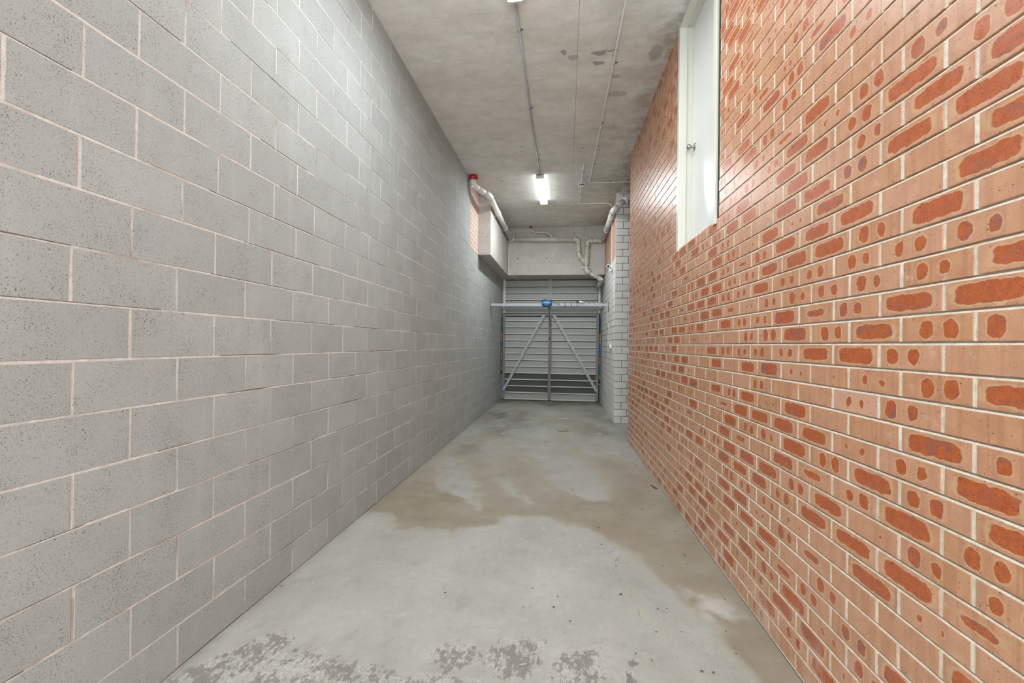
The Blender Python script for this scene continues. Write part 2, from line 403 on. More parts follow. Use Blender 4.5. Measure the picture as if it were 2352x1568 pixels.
BTYPES = 'PPPBBBBTTTSSE'
def brick_attrs(rng, L, kind=None):
    k = kind or rng.choice(BTYPES); far = (9., .001, 9., .001)
    s = L / .23; p = 2.0
    if k == 'P': A = B = far
    elif k == 'B':
        A = (rng.uniform(-.004, .006), rng.uniform(.078, .09) * s, rng.uniform(-.003, .003), rng.uniform(.024, .030)); B = far; p = 4.5
    elif k == 'T':
        r = rng.uniform(.016, .026); r2 = rng.uniform(.018, .027); ce = rng.uniform(-.022, .030); se = rng.uniform(.036, .042)
        A = ((ce - se) * s, r * .92, rng.uniform(-.003, .003), r * 1.10); B = ((ce + se) * s, r2 * .92, rng.uniform(-.003, .003), r2 * 1.10); p = 2.5
    elif k == 'S':
        r = rng.uniform(.006, .012); r2 = rng.uniform(.007, .014)
        A = (rng.uniform(-.05, -.03) * s, r, rng.uniform(-.004, .004), r * 1.2); B = (rng.uniform(.02, .045) * s, r2, rng.uniform(-.004, .004), r2 * 1.2) if rng.random() < .8 else far
    elif k == 'D':
        A = (-.04, .012, 0, .016); B = (.03, .012, 0, .020)
        return dict(spa=A, spb=B, tone=(rng.random(), 2.2, p, 1))
    else:
        A = (rng.uniform(-.01, .015), rng.uniform(.045, .065) * s, rng.uniform(-.004, .004), rng.uniform(.010, .016)); B = far; p = 2.6
    return dict(spa=A, spb=B, tone=(rng.random(), rng.random(), p, 1))

# ------------------------------------------------------------------ room shell
XL = -1.711; ZC = 4.398; YBACK = -3.2; YE = 11.3
NR = Vector((1, .02162, 0)).normalized(); UR = Vector((-.02162, 1, 0)).normalized()
def onR(d, z): return Vector((1.09526, 0, 0)) + UR * d + Vector((0, 0, z))
END_R = 6.60; DY0, DY1, DZ0 = 3.03, 4.045, 2.3615

# floor slab with painted stain weights
def vnoise(x, y, s, seed):
    r = np.random.RandomState(seed).rand(64, 64); x = x * s; y = y * s; xi = np.floor(x).astype(int); yi = np.floor(y).astype(int); fx = x - xi; fy = y - yi
    fx = fx * fx * (3 - 2 * fx); fy = fy * fy * (3 - 2 * fy); g = lambda a, b: r[a % 64, b % 64]
    return (g(xi, yi) * (1 - fx) + g(xi + 1, yi) * fx) * (1 - fy) + (g(xi, yi + 1) * (1 - fx) + g(xi + 1, yi + 1) * fx) * fy
def fbm(x, y, s, seed, o=4):
    v = 0; a = .5; t_ = 0
    for k in range(o): v = v + a * vnoise(x, y, s * 2 ** k, seed + k); t_ += a; a *= .55
    return v / t_ - .5
def polymask(px, py, poly, soft):
    P = np.array(poly, float); n = len(P); ins = np.zeros(px.shape, bool); d2 = np.full(px.shape, 1e9)
    for i in range(n):
        a, b = P[i], P[(i + 1) % n]
        c = ((a[1] > py) != (b[1] > py)) & (px < (b[0] - a[0]) * (py - a[1]) / (b[1] - a[1] + 1e-12) + a[0]); ins ^= c
        ab = b - a; tt = np.clip(((px - a[0]) * ab[0] + (py - a[1]) * ab[1]) / (ab @ ab + 1e-12), 0, 1)
        d2 = np.minimum(d2, (px - a[0] - tt * ab[0]) ** 2 + (py - a[1] - tt * ab[1]) ** 2)
    sd = np.sqrt(d2) * np.where(ins, 1, -1)
    k = np.clip(sd / soft * .5 + .5, 0, 1); return k * k * (3 - 2 * k)
TAN = [(-1.76, 5.27), (-1.62, 5.33), (-1.35, 4.3), (-0.98, 3.97), (-0.73, 3.67), (-0.79, 4.06), (-1.11, 4.8), (-1.33, 5.34), (-0.9, 5.21), (-0.8, 4.94), (-0.53, 4.43), (-0.28, 3.88), (-0.49, 4.11), (-0.74, 4.54), (-0.83, 5.43), (-0.63, 5.69), (-0.33, 5.21), (-0.22, 4.71), (0.02, 4.32), (0.22, 4.0), (0.43, 4.09), (0.44, 4.59), (0.29, 5.42), (0.59, 5.68), (0.85, 5.51), (1.1, 5.2), (1.15, 3.45), (1.15, 2.01), (1.15, 1.4), (.97, 1.4), (0.89, 1.98), (0.83, 2.21), (0.78, 2.44), (0.71, 2.59), (0.65, 2.77), (0.57, 2.92), (0.46, 3.14), (0.28, 3.29), (0.16, 3.42), (-0.02, 3.54), (-0.17, 3.63), (-0.47, 3.63), (-0.54, 3.57), (-0.58, 3.39), (-0.88, 3.21), (-0.91, 3.26), (-1.28, 3.2), (-1.42, 3.4), (-1.78, 3.40)]
def build_floor():
    x0, x1, y0, y1, st = -1.80, 1.36, YBACK, 11.35, .0125
    nx, ny = int((x1 - x0) / st) + 1, int((y1 - y0) / st) + 1
    X, Y = np.meshgrid(np.linspace(x0, x1, nx), np.linspace(y0, y1, ny)); fx, fy = X.ravel(), Y.ravel()
    wx = fx + .15 * fbm(fx, fy, 3.2, 3) + .05 * fbm(fx, fy, 19, 31); wy = fy + .30 * fbm(fx, fy, 2.6, 9) + .09 * fbm(fx, fy, 17, 37)
    far_ = np.clip((fy - 4.0) / 1.3, 0, 1)
    tan = (polymask(wx, wy, TAN, .05) * (1 - far_) + polymask(wx, wy, TAN, .30) * far_) * (.88 + .9 * (fbm(fx, fy, 2.3, 21, 5) + .12)) * (1 - .25 * far_)
    tan = np.maximum(tan, .60 * np.clip(fbm(fx * 1.4, fy * .55, 2.2, 40, 5) * 4 + .15, 0, 1) * np.clip((fy - 5.0) / .8, 0, 1))
    dk = np.zeros_like(fx)
    for poly, am, so in (([(-1.86, 9.01), (-0.84, 9.23), (-0.7, 7.6), (-0.96, 6.73), (-1.4, 7.18), (-1.71, 7.52)], .75, .5), ([(0.42, 9.82), (0.94, 9.61), (1.09, 7.67), (0.99, 6.6), (0.66, 7.04), (0.32, 7.52)], .6, .5), ([(-1.64, 6.06), (-1.19, 6.09), (-1.1, 5.49), (-1.41, 5.43)], .5, .2), ([(-1.85, 11.3), (1.2, 11.3), (1.2, 10.35), (.2, 10.6), (-.3, 10.1), (-.8, 10.7), (-1.85, 10.3)], .8, .4)):
        dk = np.maximum(dk, am * polymask(wx, wy, poly, so))
    dk = np.clip(dk * (1 + 2.2 * fbm(fx, fy * .5, 4.5, 55)), 0, 1)
    dk = np.maximum(dk, .35 * np.clip(fbm(fx, fy * .45, 3.1, 77) * 4, 0, 1) * np.clip((fy - 5.5) / 1.5, 0, 1))
    pale = .7 * polymask(wx, wy, [(0.73, 2.78), (0.89, 2.62), (0.93, 2.43), (0.85, 2.38), (0.75, 2.48)], .08) * np.clip(fbm(fx, fy, 14, 5) * 5 + .4, 0, 1)
    pale = np.maximum(pale, .14 * np.clip(fbm(fx, fy, 2.4, 91) * 4, 0, 1) * (1 - tan) * np.clip((4.5 - fy) / 1.5, 0, 1))
    er = np.zeros_like(fx)
    for poly, am, so in (([(-0.30, 2.10), (-0.08, 2.11), (-0.09, 2.02), (-0.15, 1.86), (-0.25, 1.84), (-0.42, 1.93)], .85, .05), ([(-1.61, 1.8), (-1.43, 1.98), (-1.30, 1.93), (-1.33, 1.75), (-1.52, 1.5), (-1.72, 1.5)], .85, .05), ([(-0.62, 1.98), (-0.45, 2.06), (-0.33, 1.95), (-0.46, 1.84), (-0.62, 1.86)], .7, .05), ([(-0.05, 2.03), (0.17, 2.11), (0.23, 1.96), (0.13, 1.8), (-0.05, 1.8)], .75, .05), ([(-1.35, 1.89), (-1.15, 1.88), (-.7, 1.8), (-.3, 1.84), (-.2, 1.5), (-1.36, 1.5)], .7, .06), ([(0.31, 2.03), (0.34, 2.05), (0.36, 2.02), (0.34, 2.0), (0.31, 2.0)], 1.3, .01), ([(0.285, 1.96), (0.325, 1.965), (0.325, 1.86), (0.28, 1.86)], 1.3, .01), ([(0.41, 2.07), (0.435, 2.075), (0.43, 2.04), (0.41, 2.03)], 1.3, .01), ([(.30, 3.12), (.42, 3.16), (.45, 3.0), (.35, 2.92)], .5, .05)):
        q = polymask(fx + .03 * fbm(fx, fy, 9, 2), fy + .03 * fbm(fx, fy, 9, 8), poly, so); er = np.maximum(er, am * q)
    er = np.clip(er, 0, 1)
    dk = np.maximum(dk, .38 * np.clip(1 - (fx + 1.71) / (.10 + .10 * fbm(fx, fy, 5, 12)), 0, 1) ** 1.5)  # dirt plus contact shade painted along the foot of the left wall
    dk = np.maximum(dk, .30 * np.clip(fbm(fx, fy, 7, 63, 5) * 6 - .9, 0, 1))
    co = np.stack([fx, fy, .004 * fbm(fx, fy, .9, 66)], 1)
    idx = np.arange(nx * ny).reshape(ny, nx); F = np.stack([idx[:-1, :-1], idx[:-1, 1:], idx[1:, 1:], idx[1:, :-1]], -1).reshape(-1, 4)
    me = bpy.data.meshes.new('floor'); me.vertices.add(len(co)); me.vertices.foreach_set('co', co.astype(np.float32).ravel())
    me.loops.add(F.size); me.loops.foreach_set('vertex_index', F.ravel().astype(np.int32)); me.polygons.add(len(F))
    me.polygons.foreach_set('loop_start', np.arange(0, F.size, 4, dtype=np.int32)); me.polygons.foreach_set('use_smooth', np.ones(len(F), bool)); me.update()
    a = me.attributes.new('stain_shade', 'FLOAT_COLOR', 'POINT'); a.data.foreach_set('color', np.clip(np.stack([tan, dk, pale, er], 1), 0, 1).astype(np.float32).ravel())
    o = link('floor', me, None, [M_FLOOR]); o['kind'] = 'structure'
build_floor()
fp = MB().box((1.355, YBACK, -.1), (2.4, 11.35, .0)).build('floor_passage', M_FLOOR); fp['kind'] = 'structure'

# ceiling: formwork panels with pinched joints between them
ceil_ = MB().box((-1.95, YBACK, ZC + .012), (2.35, YE + .3, ZC + .22)).build('ceiling', M_CEIL); ceil_['kind'] = 'structure'
def cpanel(x0, x1, y0, y1, dz):
    g = .0011
    MB().box((x0 + g, y0 + g, ZC + dz), (x1 - g, y1 - g, ZC + .03), .0015).build('formwork_panel', M_CEIL, ceil_)
rc = random.Random(4)
ysl = [-3.2, -1.2, 0.04, 1.24, 2.44, 3.64, 4.82, 6.0, 7.2, 8.44, 10.417]
for a, b in zip(ysl[:-1], ysl[1:]):
    if b > 10: cpanel(-1.95, -.25, a, b, rc.uniform(0, .0015)); cpanel(-.25, .075, a, b, rc.uniform(0, .0015))
    else: cpanel(-1.95, .08, a, b, rc.uniform(0, .0015))
ysr = [-3.2, -1.6, -.4, .8, 2.03, 3.23, 4.45, 5.62, 6.85, 7.66, 10.417]
for a, b in zip(ysr[:-1], ysr[1:]):
    cpanel(.08 if b < 10 else .075, 2.35, a, b, rc.uniform(0, .0015))

# left wall of grey blocks
wl = MB()
wl.box((XL - .20, YBACK, 0), (XL - .007, 7.30, ZC)).box((XL - .20, 7.30, 0), (XL - .007, YE, 3.2)).box((XL - .20, 7.30, 3.2), (XL - .006, YE, ZC))
wall_l = wl.build('wall_left', M_MORT_L); wall_l['kind'] = 'structure'
ZLc = [0., -.0028, .0052, .0047, .0021, -.001, .0041, -.0036, 0., -.0042, .0023, -.0049, .0015, .0017, -.0026, -.0032] + [0.] * 8
DYc = [.0217, .0153, .0155, .0053, .0061, 0, .0013, -.0062, -.0087, -.0042, .012, .006, .018, .012, .016, .01, .02, .01, .015, .01, .015, .01]
rl = random.Random(21); pcs = []
jl = MB()
for c in range(1, 22):
    y_ = YBACK; ye_ = YE if c < 16 else 7.30
    while y_ < ye_:
        q_ = min(y_ + rl.uniform(.12, .5), ye_); zc2 = .2 * c + ZLc[c]
        gap = rl.random() < .38; h_ = .0062
        P5 = [(XL - .012, zc2 - h_), (XL - .0006, zc2 - h_), (XL - .0010, zc2 + (.0002 if gap else h_ * .9)), (XL - (.0068 if gap else .0012), zc2 + (.0012 if gap else h_)), (XL - .012, zc2 + h_)]
        A_ = [jl.bm.verts.new((x, y_, z)) for x, z in P5]; B_2 = [jl.bm.verts.new((x, q_, z)) for x, z in P5]
        for i in range(5): jl.bm.faces.new((A_[i], A_[(i + 1) % 5], B_2[(i + 1) % 5], B_2[i]))
        jl.bm.faces.new(A_); jl.bm.faces.new(list(reversed(B_2)))
        y_ = q_
for c in range(22):
    z0 = .2 * c + ZLc[c]; z1 = min(.2 * (c + 1) + ZLc[c + 1], ZC + .005)
    yb = 1.06217 + (.2 if c % 2 == 0 else 0) + DYc[c] - .4 * 11
    while yb < YE:
        ye = yb + .4; a, b = max(yb, YBACK), min(ye, YE if c < 16 else 7.30)
        if b - a > .04:
            g = rl.uniform(.0035, .0055)
            jl.box((XL - .012, b - .0065, z0 + .004), (XL - rl.uniform(.0004, .0022), b + .0065, z1 - .004))
            pcs.append(dict(o=Vector((XL, a + g, z0 + g * .9)), L=b - a - 2 * g, H=z1 - z0 - 1.8 * g, proud=rl.uniform(-.0004, .0006), attrs=dict(rnd=(rl.random(), rl.random(), rl.random(), 1))))
        yb = ye
jl.build('mortar_joints', M_MORT_L, wall_l)['kind'] = 'stuff'
lay(pcs, 'block', M_BLOCK, wall_l, 'distant_blocks', Vector((0, 1, 0)), Vector((1, 0, 0)), .0012)
pcs = []; r = 0; z = 3.2
while z < ZC - .02:
    yb = 7.30 - (.12 if r % 2 else 0)
    while yb < 10.40:
        a, b = max(yb, 7.305), min(yb + .24, 10.40)
        if b - a > .03 and a < 8.3: pcs.append(dict(o=Vector((XL, a + .005, z + .005)), L=b - a - .01, H=min(.0769, ZC - z - .005), proud=0, attrs=brick_attrs(rl, b - a - .01)))
        yb += .24
    z += .0869; r += 1
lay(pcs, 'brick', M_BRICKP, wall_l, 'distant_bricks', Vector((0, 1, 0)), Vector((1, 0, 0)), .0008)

# right wall of face brick, with the raised door opening
def rbox(mb, d0, d1, t0, t1, z0, z1, mi=0):
    c = [onR(d, z) + NR * t_ for t_ in (t0, t1) for (d, z) in ((d0, z0), (d1, z0), (d1, z1), (d0, z1))]
    v = [mb.bm.verts.new(q) for q in c]
    for f in ((0, 1, 2, 3), (7, 6, 5, 4), (0, 4, 5, 1), (1, 5, 6, 2), (2, 6, 7, 3), (3, 7, 4, 0)): mb.bm.faces.new([v[k] for k in f]).material_index = mi
    return mb
mb = MB(); R0, R1 = .012, .23
rbox(mb, YBACK, DY0, R0, R1, 0, ZC); rbox(mb, DY1, END_R - .008, R0, R1, 0, ZC); rbox(mb, DY0, DY1, R0, R1, 0, DZ0)
wall_r = mb.build('wall_right', M_MORT_R); wall_r['kind'] = 'structure'
KINDS = {}
for _row in ('-12:4B,5B,6B,7S;-11:2E,3T,4S,5B,6B;-10:1B,2P,3S,4T,5T,6T,7S;-9:0B,1B,2B,3T,4B,5B,6B,7T;-8:0T,1S,2B,3T,4B,5B,6B,7T;-7:-1T,0B,1T,2E,3B,4S,5E,6B,7P;-6:-1B,0T,1B,2T,3B,4T,5T,6B,7P;-5:-1B,0T,1S,2B,3B,4B,5B,6E,7S;-4:-1T,0B,1P,2P,3B,4S,5B,6T,7B,8P,9B;-3:-1P,0T,1D,2P,3P,4T,5P,6P,7S,8S,9D;-2:-1B,0T,1S,2S,3S,4B,5B,6S,7B,8P,9P,10B,11B;-1:-1P,0T,1B,2B,3T,4T,5T,6T,7B,8S,9P,10P;0:-1T,0T,1B,2T,3B,4T,5T,6P,7P,8S,9E;1:-1B,0B,1T,2E,3B,4T,5T,6B,7S,8B,9T,10B,11B;2:-1B,0T,1T,2T,3T,4T,5S,6E,7B,8B,9S;3:-1T,0T,1T,2T,3T,4B,5T,6T,7B,8B;4:-1P,0B,1T,2B,3B,4B,5T,6T,7B,8B,9T;5:-1B,0P,1B,2B,3B,4T,5E,6T;6:0P,1P,2B,3S,4B,5S,6T;7:-1B,0B,1T,2B,3B,4P,5P,6T;8:-1B,0B,1T,2P,3B,4P,5B,6B;9:-1T,0B,1T,2B,3B,4P,5B,6T;10:-1T,0T,1T,2S,3B,4T,5T,6T;11:0P,1P,2B,3E,4T,5S,6E;12:0P,1S,2P,4T,5B,6T;13:1T,2P,5B;14:2B;15:2E').split(';'):      # blotch pattern of the nearest bricks, read off the wall
    _r, _b = _row.split(':')
    for _e in _b.split(','): KINDS[(int(_r), int(_e[:-1]))] = _e[-1]
ZB0 = 1.4926; BH = .08689
jm = MB()
def bed_joint(jm, P, a, b, zc, hh, top, bot, back):
    q = [(back, zc - hh), (bot, zc - hh), (bot + .0015, zc - hh * .05), (top, zc + hh * .25), (top + .003, zc + hh), (back, zc + hh)]
    A = [jm.bm.verts.new(P(a, t_, z_)) for t_, z_ in q]; B2 = [jm.bm.verts.new(P(b, t_, z_)) for t_, z_ in q]
    for i in range(6): jm.bm.faces.new((A[i], A[(i + 1) % 6], B2[(i + 1) % 6], B2[i]))
    jm.bm.faces.new(list(reversed(A))); jm.bm.faces.new(B2)
PRw = lambda d, t_, z_: onR(d, z_) + NR * t_
for row in range(-17, 34):
    zz = ZB0 + BH * row
    for (a, b) in (((YBACK, DY0), (DY1, END_R - .006)) if row > 10 else ((YBACK, END_R - .006),)):
        n_ = int((b - a) / .35) + 1
        for k in range(n_):
            p_, q_ = a + (b - a) * k / n_, a + (b - a) * (k + 1) / n_; jj = random.Random(row * 97 + k)
            bed_joint(jm, PRw, p_, q_, zz, .0056, .0125 + jj.uniform(-.004, .002), .0008 + jj.uniform(-.0005, .001), .024)
jm.build('bed_joints', M_MORT_R, wall_r)['kind'] = 'stuff'
rr_ = random.Random(5); pcs = []; pj = MB()
for row in range(-18, 34):
    z0 = ZB0 + BH * row + .0055; z1 = ZB0 + BH * (row + 1) - .0055
    z0 = max(z0, .003); z1 = min(z1, ZC + .004)
    if z1 - z0 < .012: continue
    off = 1.2515 + (0 if row % 2 == 0 else .38 * .24)
    for k in range(-20, 24):
        a, b = off + .24 * k, off + .24 * (k + 1); a, b = max(a, YBACK), min(b, END_R + .004)
        spans = [(a, b)]
        if row >= 10:
            spans = []
            if a < DY0: spans.append((a, min(b, DY0 + .004)))
            if b > DY1: spans.append((max(a, DY1 - .004), b))
        for (p, q) in spans:
            if q - p < .03: continue
            g0 = .006 if p == a else 0; g1 = .006 if q == b else 0
            L = q - p - g0 - g1
            if g1: rbox(pj, q - .0065, q + .0065, .0008 + rr_.uniform(-.0006, .0012), .02, z0, z1)
            pcs.append(dict(o=onR(p + g0, z0), L=L, H=z1 - z0, proud=rr_.uniform(-.0006, .001) , attrs=brick_attrs(rr_, L, KINDS.get((row, k)))))
pj.build('upright_joints', M_MORT_R, wall_r)['kind'] = 'stuff'
lay(pcs, 'brick', M_BRICK, wall_r, 'distant_bricks', UR, -NR, .0009, depth=.03)

# pier / return wall of pale blocks beyond the brick wall
XP, YP = .922, 8.20
wp_ = MB().box((XP + .006, YP + .006, 0), (2.3, YE, ZC)).build('wall_back', M_MORT_P); wp_['kind'] = 'structure'
rp = random.Random(8); BZ = .1325; fr, sd = [], []
for c in range(34):
    z0 = c * BZ + .005; z1 = min((c + 1) * BZ - .005, ZC)
    if z1 - z0 < .02: continue
    x = XP; first = True
    while x < 1.95:
        L = .24 if (not first or c % 2 == 1) else .135
        a, b = x, x + L; g = 0 if first else .005
        fr.append(dict(o=Vector((a + g, YP, z0)), L=b - a - g - .005, H=z1 - z0, proud=rp.uniform(-.001, .002), vis=(1 if a < 1.2 else .02), attrs=dict(rnd=(rp.random(), rp.random(), 0, 1)))); x = b; first = False
    if z0 < 3.15:
        y = YP; first = True
        while y < YE - .05:
            L = .24 if (not first or c % 2 == 0) else .12
            b = min(y + L, YE); g = .006 if first else .005
            sd.append(dict(o=Vector((XP, y + (g if not first else .002), z0)), L=b - y - g - .005, H=z1 - z0, proud=rp.uniform(-.001, .002), attrs=dict(rnd=(rp.random(), rp.random(), 0, 1)))); y = b; first = False
lay(fr, 'block', M_PIER, wp_, 'hidden_blocks', Vector((1, 0, 0)), Vector((0, -1, 0)), .001, limit=110)
lay(sd, 'block', M_PIER, wp_, 'distant_blocks', Vector((0, 1, 0)), Vector((-1, 0, 0)), .001, limit=190)
pcs = []; r = 0; z = 3.18
MB().box((XP - .001, YP + .02, 3.18), (XP + .006, 10.43, ZC)).build('mortar_bed', M_MORT_R, wp_)
while z < ZC - .02:
    yb = YP - (.12 if r % 2 else 0)
    while yb < 10.42:
        a, b = max(yb, YP), min(yb + .24, 10.42)
        if b - a > .03: pcs.append(dict(o=Vector((XP, a + .005, z + .005)), L=b - a - .01, H=min(.0769, ZC - z - .005), proud=.003, attrs=brick_attrs(rl, b - a - .01, rl.choice('BBTPBE'))))
        yb += .24
    z += .0869; r += 1
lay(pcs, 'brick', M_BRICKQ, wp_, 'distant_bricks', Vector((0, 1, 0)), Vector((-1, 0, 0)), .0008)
t1 = MB().box((2.3, END_R - .3, 0), (2.45, YP + .1, ZC)).box((1.2, END_R - .25, 0), (2.3, END_R - .05, ZC)).build('wall_passage', M_MORT_P); t1['kind'] = 'structure'
t1 = MB().box((-1.95, 11.26, 0), (2.4, 11.4, ZC)).build('wall_rear', M_BLACK); t1['kind'] = 'structure'

# concrete beams
def beam(name, a, b, front_mat=None):
    o = MB().box(a, b, .006).build(name, [M_BEAM]); o['kind'] = 'structure'; return o
b1 = beam('trim_1', (XL - .01, 7.993, 3.203), (-1.464, 11.25, ZC))
MB().box((XL, 7.9905, 3.209), (-1.470, 7.995, ZC - .001)).build('honeycombed_end', M_FACE, b1)
for z_ in (3.206,): MB().box((-1.4655, 8.9, 3.3), (-1.4615, 8.905, 4.0)).box((-1.4655, 9.5, 3.3), (-1.4615, 9.504, 3.9)).build('board_mark', M_LINE, b1)
b2 = beam('trim_2', (-1.464, 10.417, 3.203), (.918, 11.25, ZC))
# form-tie holes and panel lines on the beam face
h = MB()
for (x, z_) in ((-1.22, 4.10), (-1.22, 3.62), (-.50, 3.62), (.235, 4.13), (.17, 4.22)): h.lathe((x, 10.4175, z_), (0, -1, 0), [(0, .012), (.002, .012)], 12)
h.build('tie_hole', M_BLACK, b2)['kind'] = 'stuff'
h = MB()
for x in (.155, .43): h.box((x - .003, 10.4155, 3.21), (x + .003, 10.4175, ZC))
h.box((-1.46, 10.4158, 3.5), (.155, 10.4172, 3.504)); h.build('form_line', M_LINE, b2)['kind'] = 'stuff'

# ------------------------------------------------------------------ raised door in the right wall
door = bpy.data.objects.new('door_1', None); COL.objects.link(door); door['kind'] = 'structure'; door['label'] = 'off-white flush door in a cream frame set high in the brick wall'
ZH = 4.375
def rpart(name, mat, *bx):
    mb = MB()
    for q in bx: rbox(mb, *q)
    bmesh.ops.bevel(mb.bm, geom=list(mb.bm.edges), offset=.0025, segments=1, affect='EDGES')
    return mb.build(name, mat, door)
rpart('jamb', M_CREAM, (3.975, 4.035, -.012, .055, DZ0 - .022, ZC + .02), (3.988, 4.035, .055, .118, DZ0 - .012, ZC + .02))
rpart('jamb', M_CREAM, (3.078, 3.138, -.012, .055, DZ0 - .030, ZC + .02), (3.078, 3.125, .055, .118, DZ0 - .012, ZC + .02))
rpart('head', M_CREAM, (3.138, 3.975, -.012, .055, ZH, ZC + .03), (3.125, 3.988, .055, .118, ZH + .012, ZC + .03))
leaf = rpart('door_leaf', M_LEAF, (3.128, 3.985, .112, .150, DZ0 - .002, ZH + .012))
rpart('opening_lining', M_MORT_R, (DY0 - .002, DY0 + .006, .004, .2, DZ0, ZC), (DY0, DY1, .155, .23, DZ0 - .05, ZC + .03))
rpart('gap_shade_fill', M_BLACK, (3.037, 3.0775, .004, .15, DZ0, ZC))  # black fill stands in for the shade in the gap beside the frame
kp = onR(3.925, 3.262) + NR * .112
kn = MB().lathe(kp, -NR, [(0, .001), (0, .032), (.004, .032), (.008, .026), (.010, .012), (.028, .010), (.034, .013), (.042, .023), (.052, .0265), (.062, .024), (.068, .014), (.070, .001)], 24).build('knob', M_CHROME, door)

# ------------------------------------------------------------------ steel tilt garage door
gate = thing('garage_door', 'ribbed grey steel tilt garage door with diagonal braces closing the far end', 'garage door')
YG = 11.12
def gpanel(x0, x1, z0, z1, mat, rib=True, zr=None):
    p = [(YG + .012, z0 + .010), (YG + .012, z1 - .027), (YG, z1 - .027), (YG, z0 + .010)]
    mb = MB().prism(p, x0, x1)
    o = mb.build('cladding_panel', mat, gate)
    if rib:
        z = zr if zr is not None else z0
        q = [(YG + .012, z + .014), (YG - .002, z + .013), (YG - .030, z + .000), (YG - .032, z - .010), (YG - .026, z - .012), (YG + .012, z - .010)]
        MB().prism(q, x0, x1).build('rib', M_RIB, o)
    return o
up = [3.203, 3.022, 2.844, 2.667, 2.494, 2.322]
for (x0, x1) in ((-1.615, -.455), (-.385, .800)):
    for a, b in zip(up[:-1], up[1:]): gpanel(x0, x1, b, a, M_SHEET)
lo = [2.235] + [2.1125 - .1733 * k for k in range(12)] + [.033]
for (x0, x1) in ((-1.612, -.455), (-.380, .782)):
    for i, (a, b) in enumerate(zip(lo[:-1], lo[1:])):
        gpanel(x0, x1, b, a, M_DARKSH if i in (9, 10, 11) else M_SHEET)
for (x0, x1) in ((-1.64, -.42), (-.42, .83)): MB().box((x0, YG + .040, .03), (x1, YG + .05, 3.2)).build('groove_shade_sheet', M_DARKSH, gate)  # added dark sheet: its colour deepens the shade lines under the ribs
gp = lambda name, mat, *bx: [MB() for _ in ()] or (lambda m: ([m.box(*q) for q in bx], m.build(name, mat, gate))[1])(MB())
gp('stile', M_GALVD, ((-1.668, YG - .045, .03), (-1.610, YG + .012, 2.29)))
gp('stile', M_GALVD, ((.780, YG - .045, .03), (.847, YG + .012, 2.29)))
gp('top_rail', M_GALVD, ((-1.668, YG - .04, 2.232), (.847, YG, 2.296)))
gp('mullion', M_MULL, ((-.458, YG - .05, .03), (-.378, YG + .012, 2.29)), ((-.444, YG - .058, .03), (-.392, YG - .05, 2.29)))
gp('bottom_seal', M_BLACK, ((-1.67, YG - .02, .004), (.85, YG + .03, .03)))
o = gp('upper_mullion', M_GALV, ((-.455, YG - .03, 2.30), (-.388, YG + .01, 3.203)))
for k in range(14): MB().box((-.440, YG - .033, 2.5 + k * .05), (-.403, YG - .0295, 2.522 + k * .05)).build('slot', M_GALVD, o)
gp('head_rail', M_GALVD, ((-1.705, YG - .16, 2.402), (.905, YG - .11, 2.462)))
gp('frame_post', M_GALVD, ((-1.706, YG - .09, 0), (-1.676, YG - .02, 3.203)), ((-1.676, YG - .03, 2.30), (-1.668, YG + .0, 3.203)))
gp('frame_post', M_GALVD, ((.874, YG - .09, 0), (.914, YG - .02, 3.203)), ((.80, YG - .02, 2.30), (.822, YG + .01, 3.19)))
gp('cream_angle', M_RIB, ((-1.672, YG - .05, 2.31), (-1.650, YG - .02, 3.203)), ((-1.650, YG - .03, 2.31), (-1.613, YG - .018, 3.203)))
gp('cream_angle', M_RIB, ((.822, YG - .05, 2.31), (.845, YG - .02, 2.98)), ((.845, YG - .03, 2.31), (.874, YG - .018, 2.98)))
def brace(p, q):
    p, q = Vector(p), Vector(q); d = (q - p).normalized(); s_ = d.cross(Vector((0, 1, 0))).normalized(); mb = MB()
    for (w0, w1, y0, y1) in ((-.034, .006, -.086, -.052), (.006, .014, -.058, -.052), (.014, .022, -.080, -.052), (.022, .028, -.058, -.052), (.028, .036, -.074, -.052)):
        v = [mb.bm.verts.new(e + s_ * w_ + Vector((0, y_, 0))) for e in (p, q) for (w_, y_) in ((w0, y0), (w1, y0), (w1, y1), (w0, y1))]
        for f in ((0, 1, 2, 3), (7, 6, 5, 4), (0, 4, 5, 1), (1, 5, 6, 2), (2, 6, 7, 3), (3, 7, 4, 0)): mb.bm.faces.new([v[k] for k in f])
    mb.build('diagonal_brace', M_GALV, gate)
brace((-.570, YG, 2.265), (-1.632, YG, .265)); brace((.800, YG, .29), (-.325, YG, 2.268))
def spring(x, segs, label):
    s_ = thing('counterweight_spring', label, 'spring', None)
    z1 = segs[0][0]; z0 = segs[-1][1]
    for (a, b, m_) in segs:
        mb = MB(); n = max(2, int((a - b) / .014)); pr = []
        for k in range(n + 1):
            zz = b + (a - b) * k / n; pr.append((zz - b, .012 if k % 2 else .016))
        mb.lathe((x, YG - .135, b), (0, 0, 1), pr, 10).build('coil', m_, s_)
    MB().tube([(x, YG - .135, z1), (x, YG - .135, z1 + .42)], .008, 8).build('rod', M_BLACK, s_)
    MB().tube([(x, YG - .135, z0 - .10), (x, YG - .135, z0)], .014, 8).build('rod', M_BLACK, s_)
    MB().box((x - .018, YG - .15, z0 - .15), (x + .018, YG - .09, z0 - .10)).build('bracket', M_GALVD, s_)
    rebase(s_, (x, YG - .135, z0 - .15))
O_, B_, K_ = M_ORANGE, M_SBLUE, M_BLACK
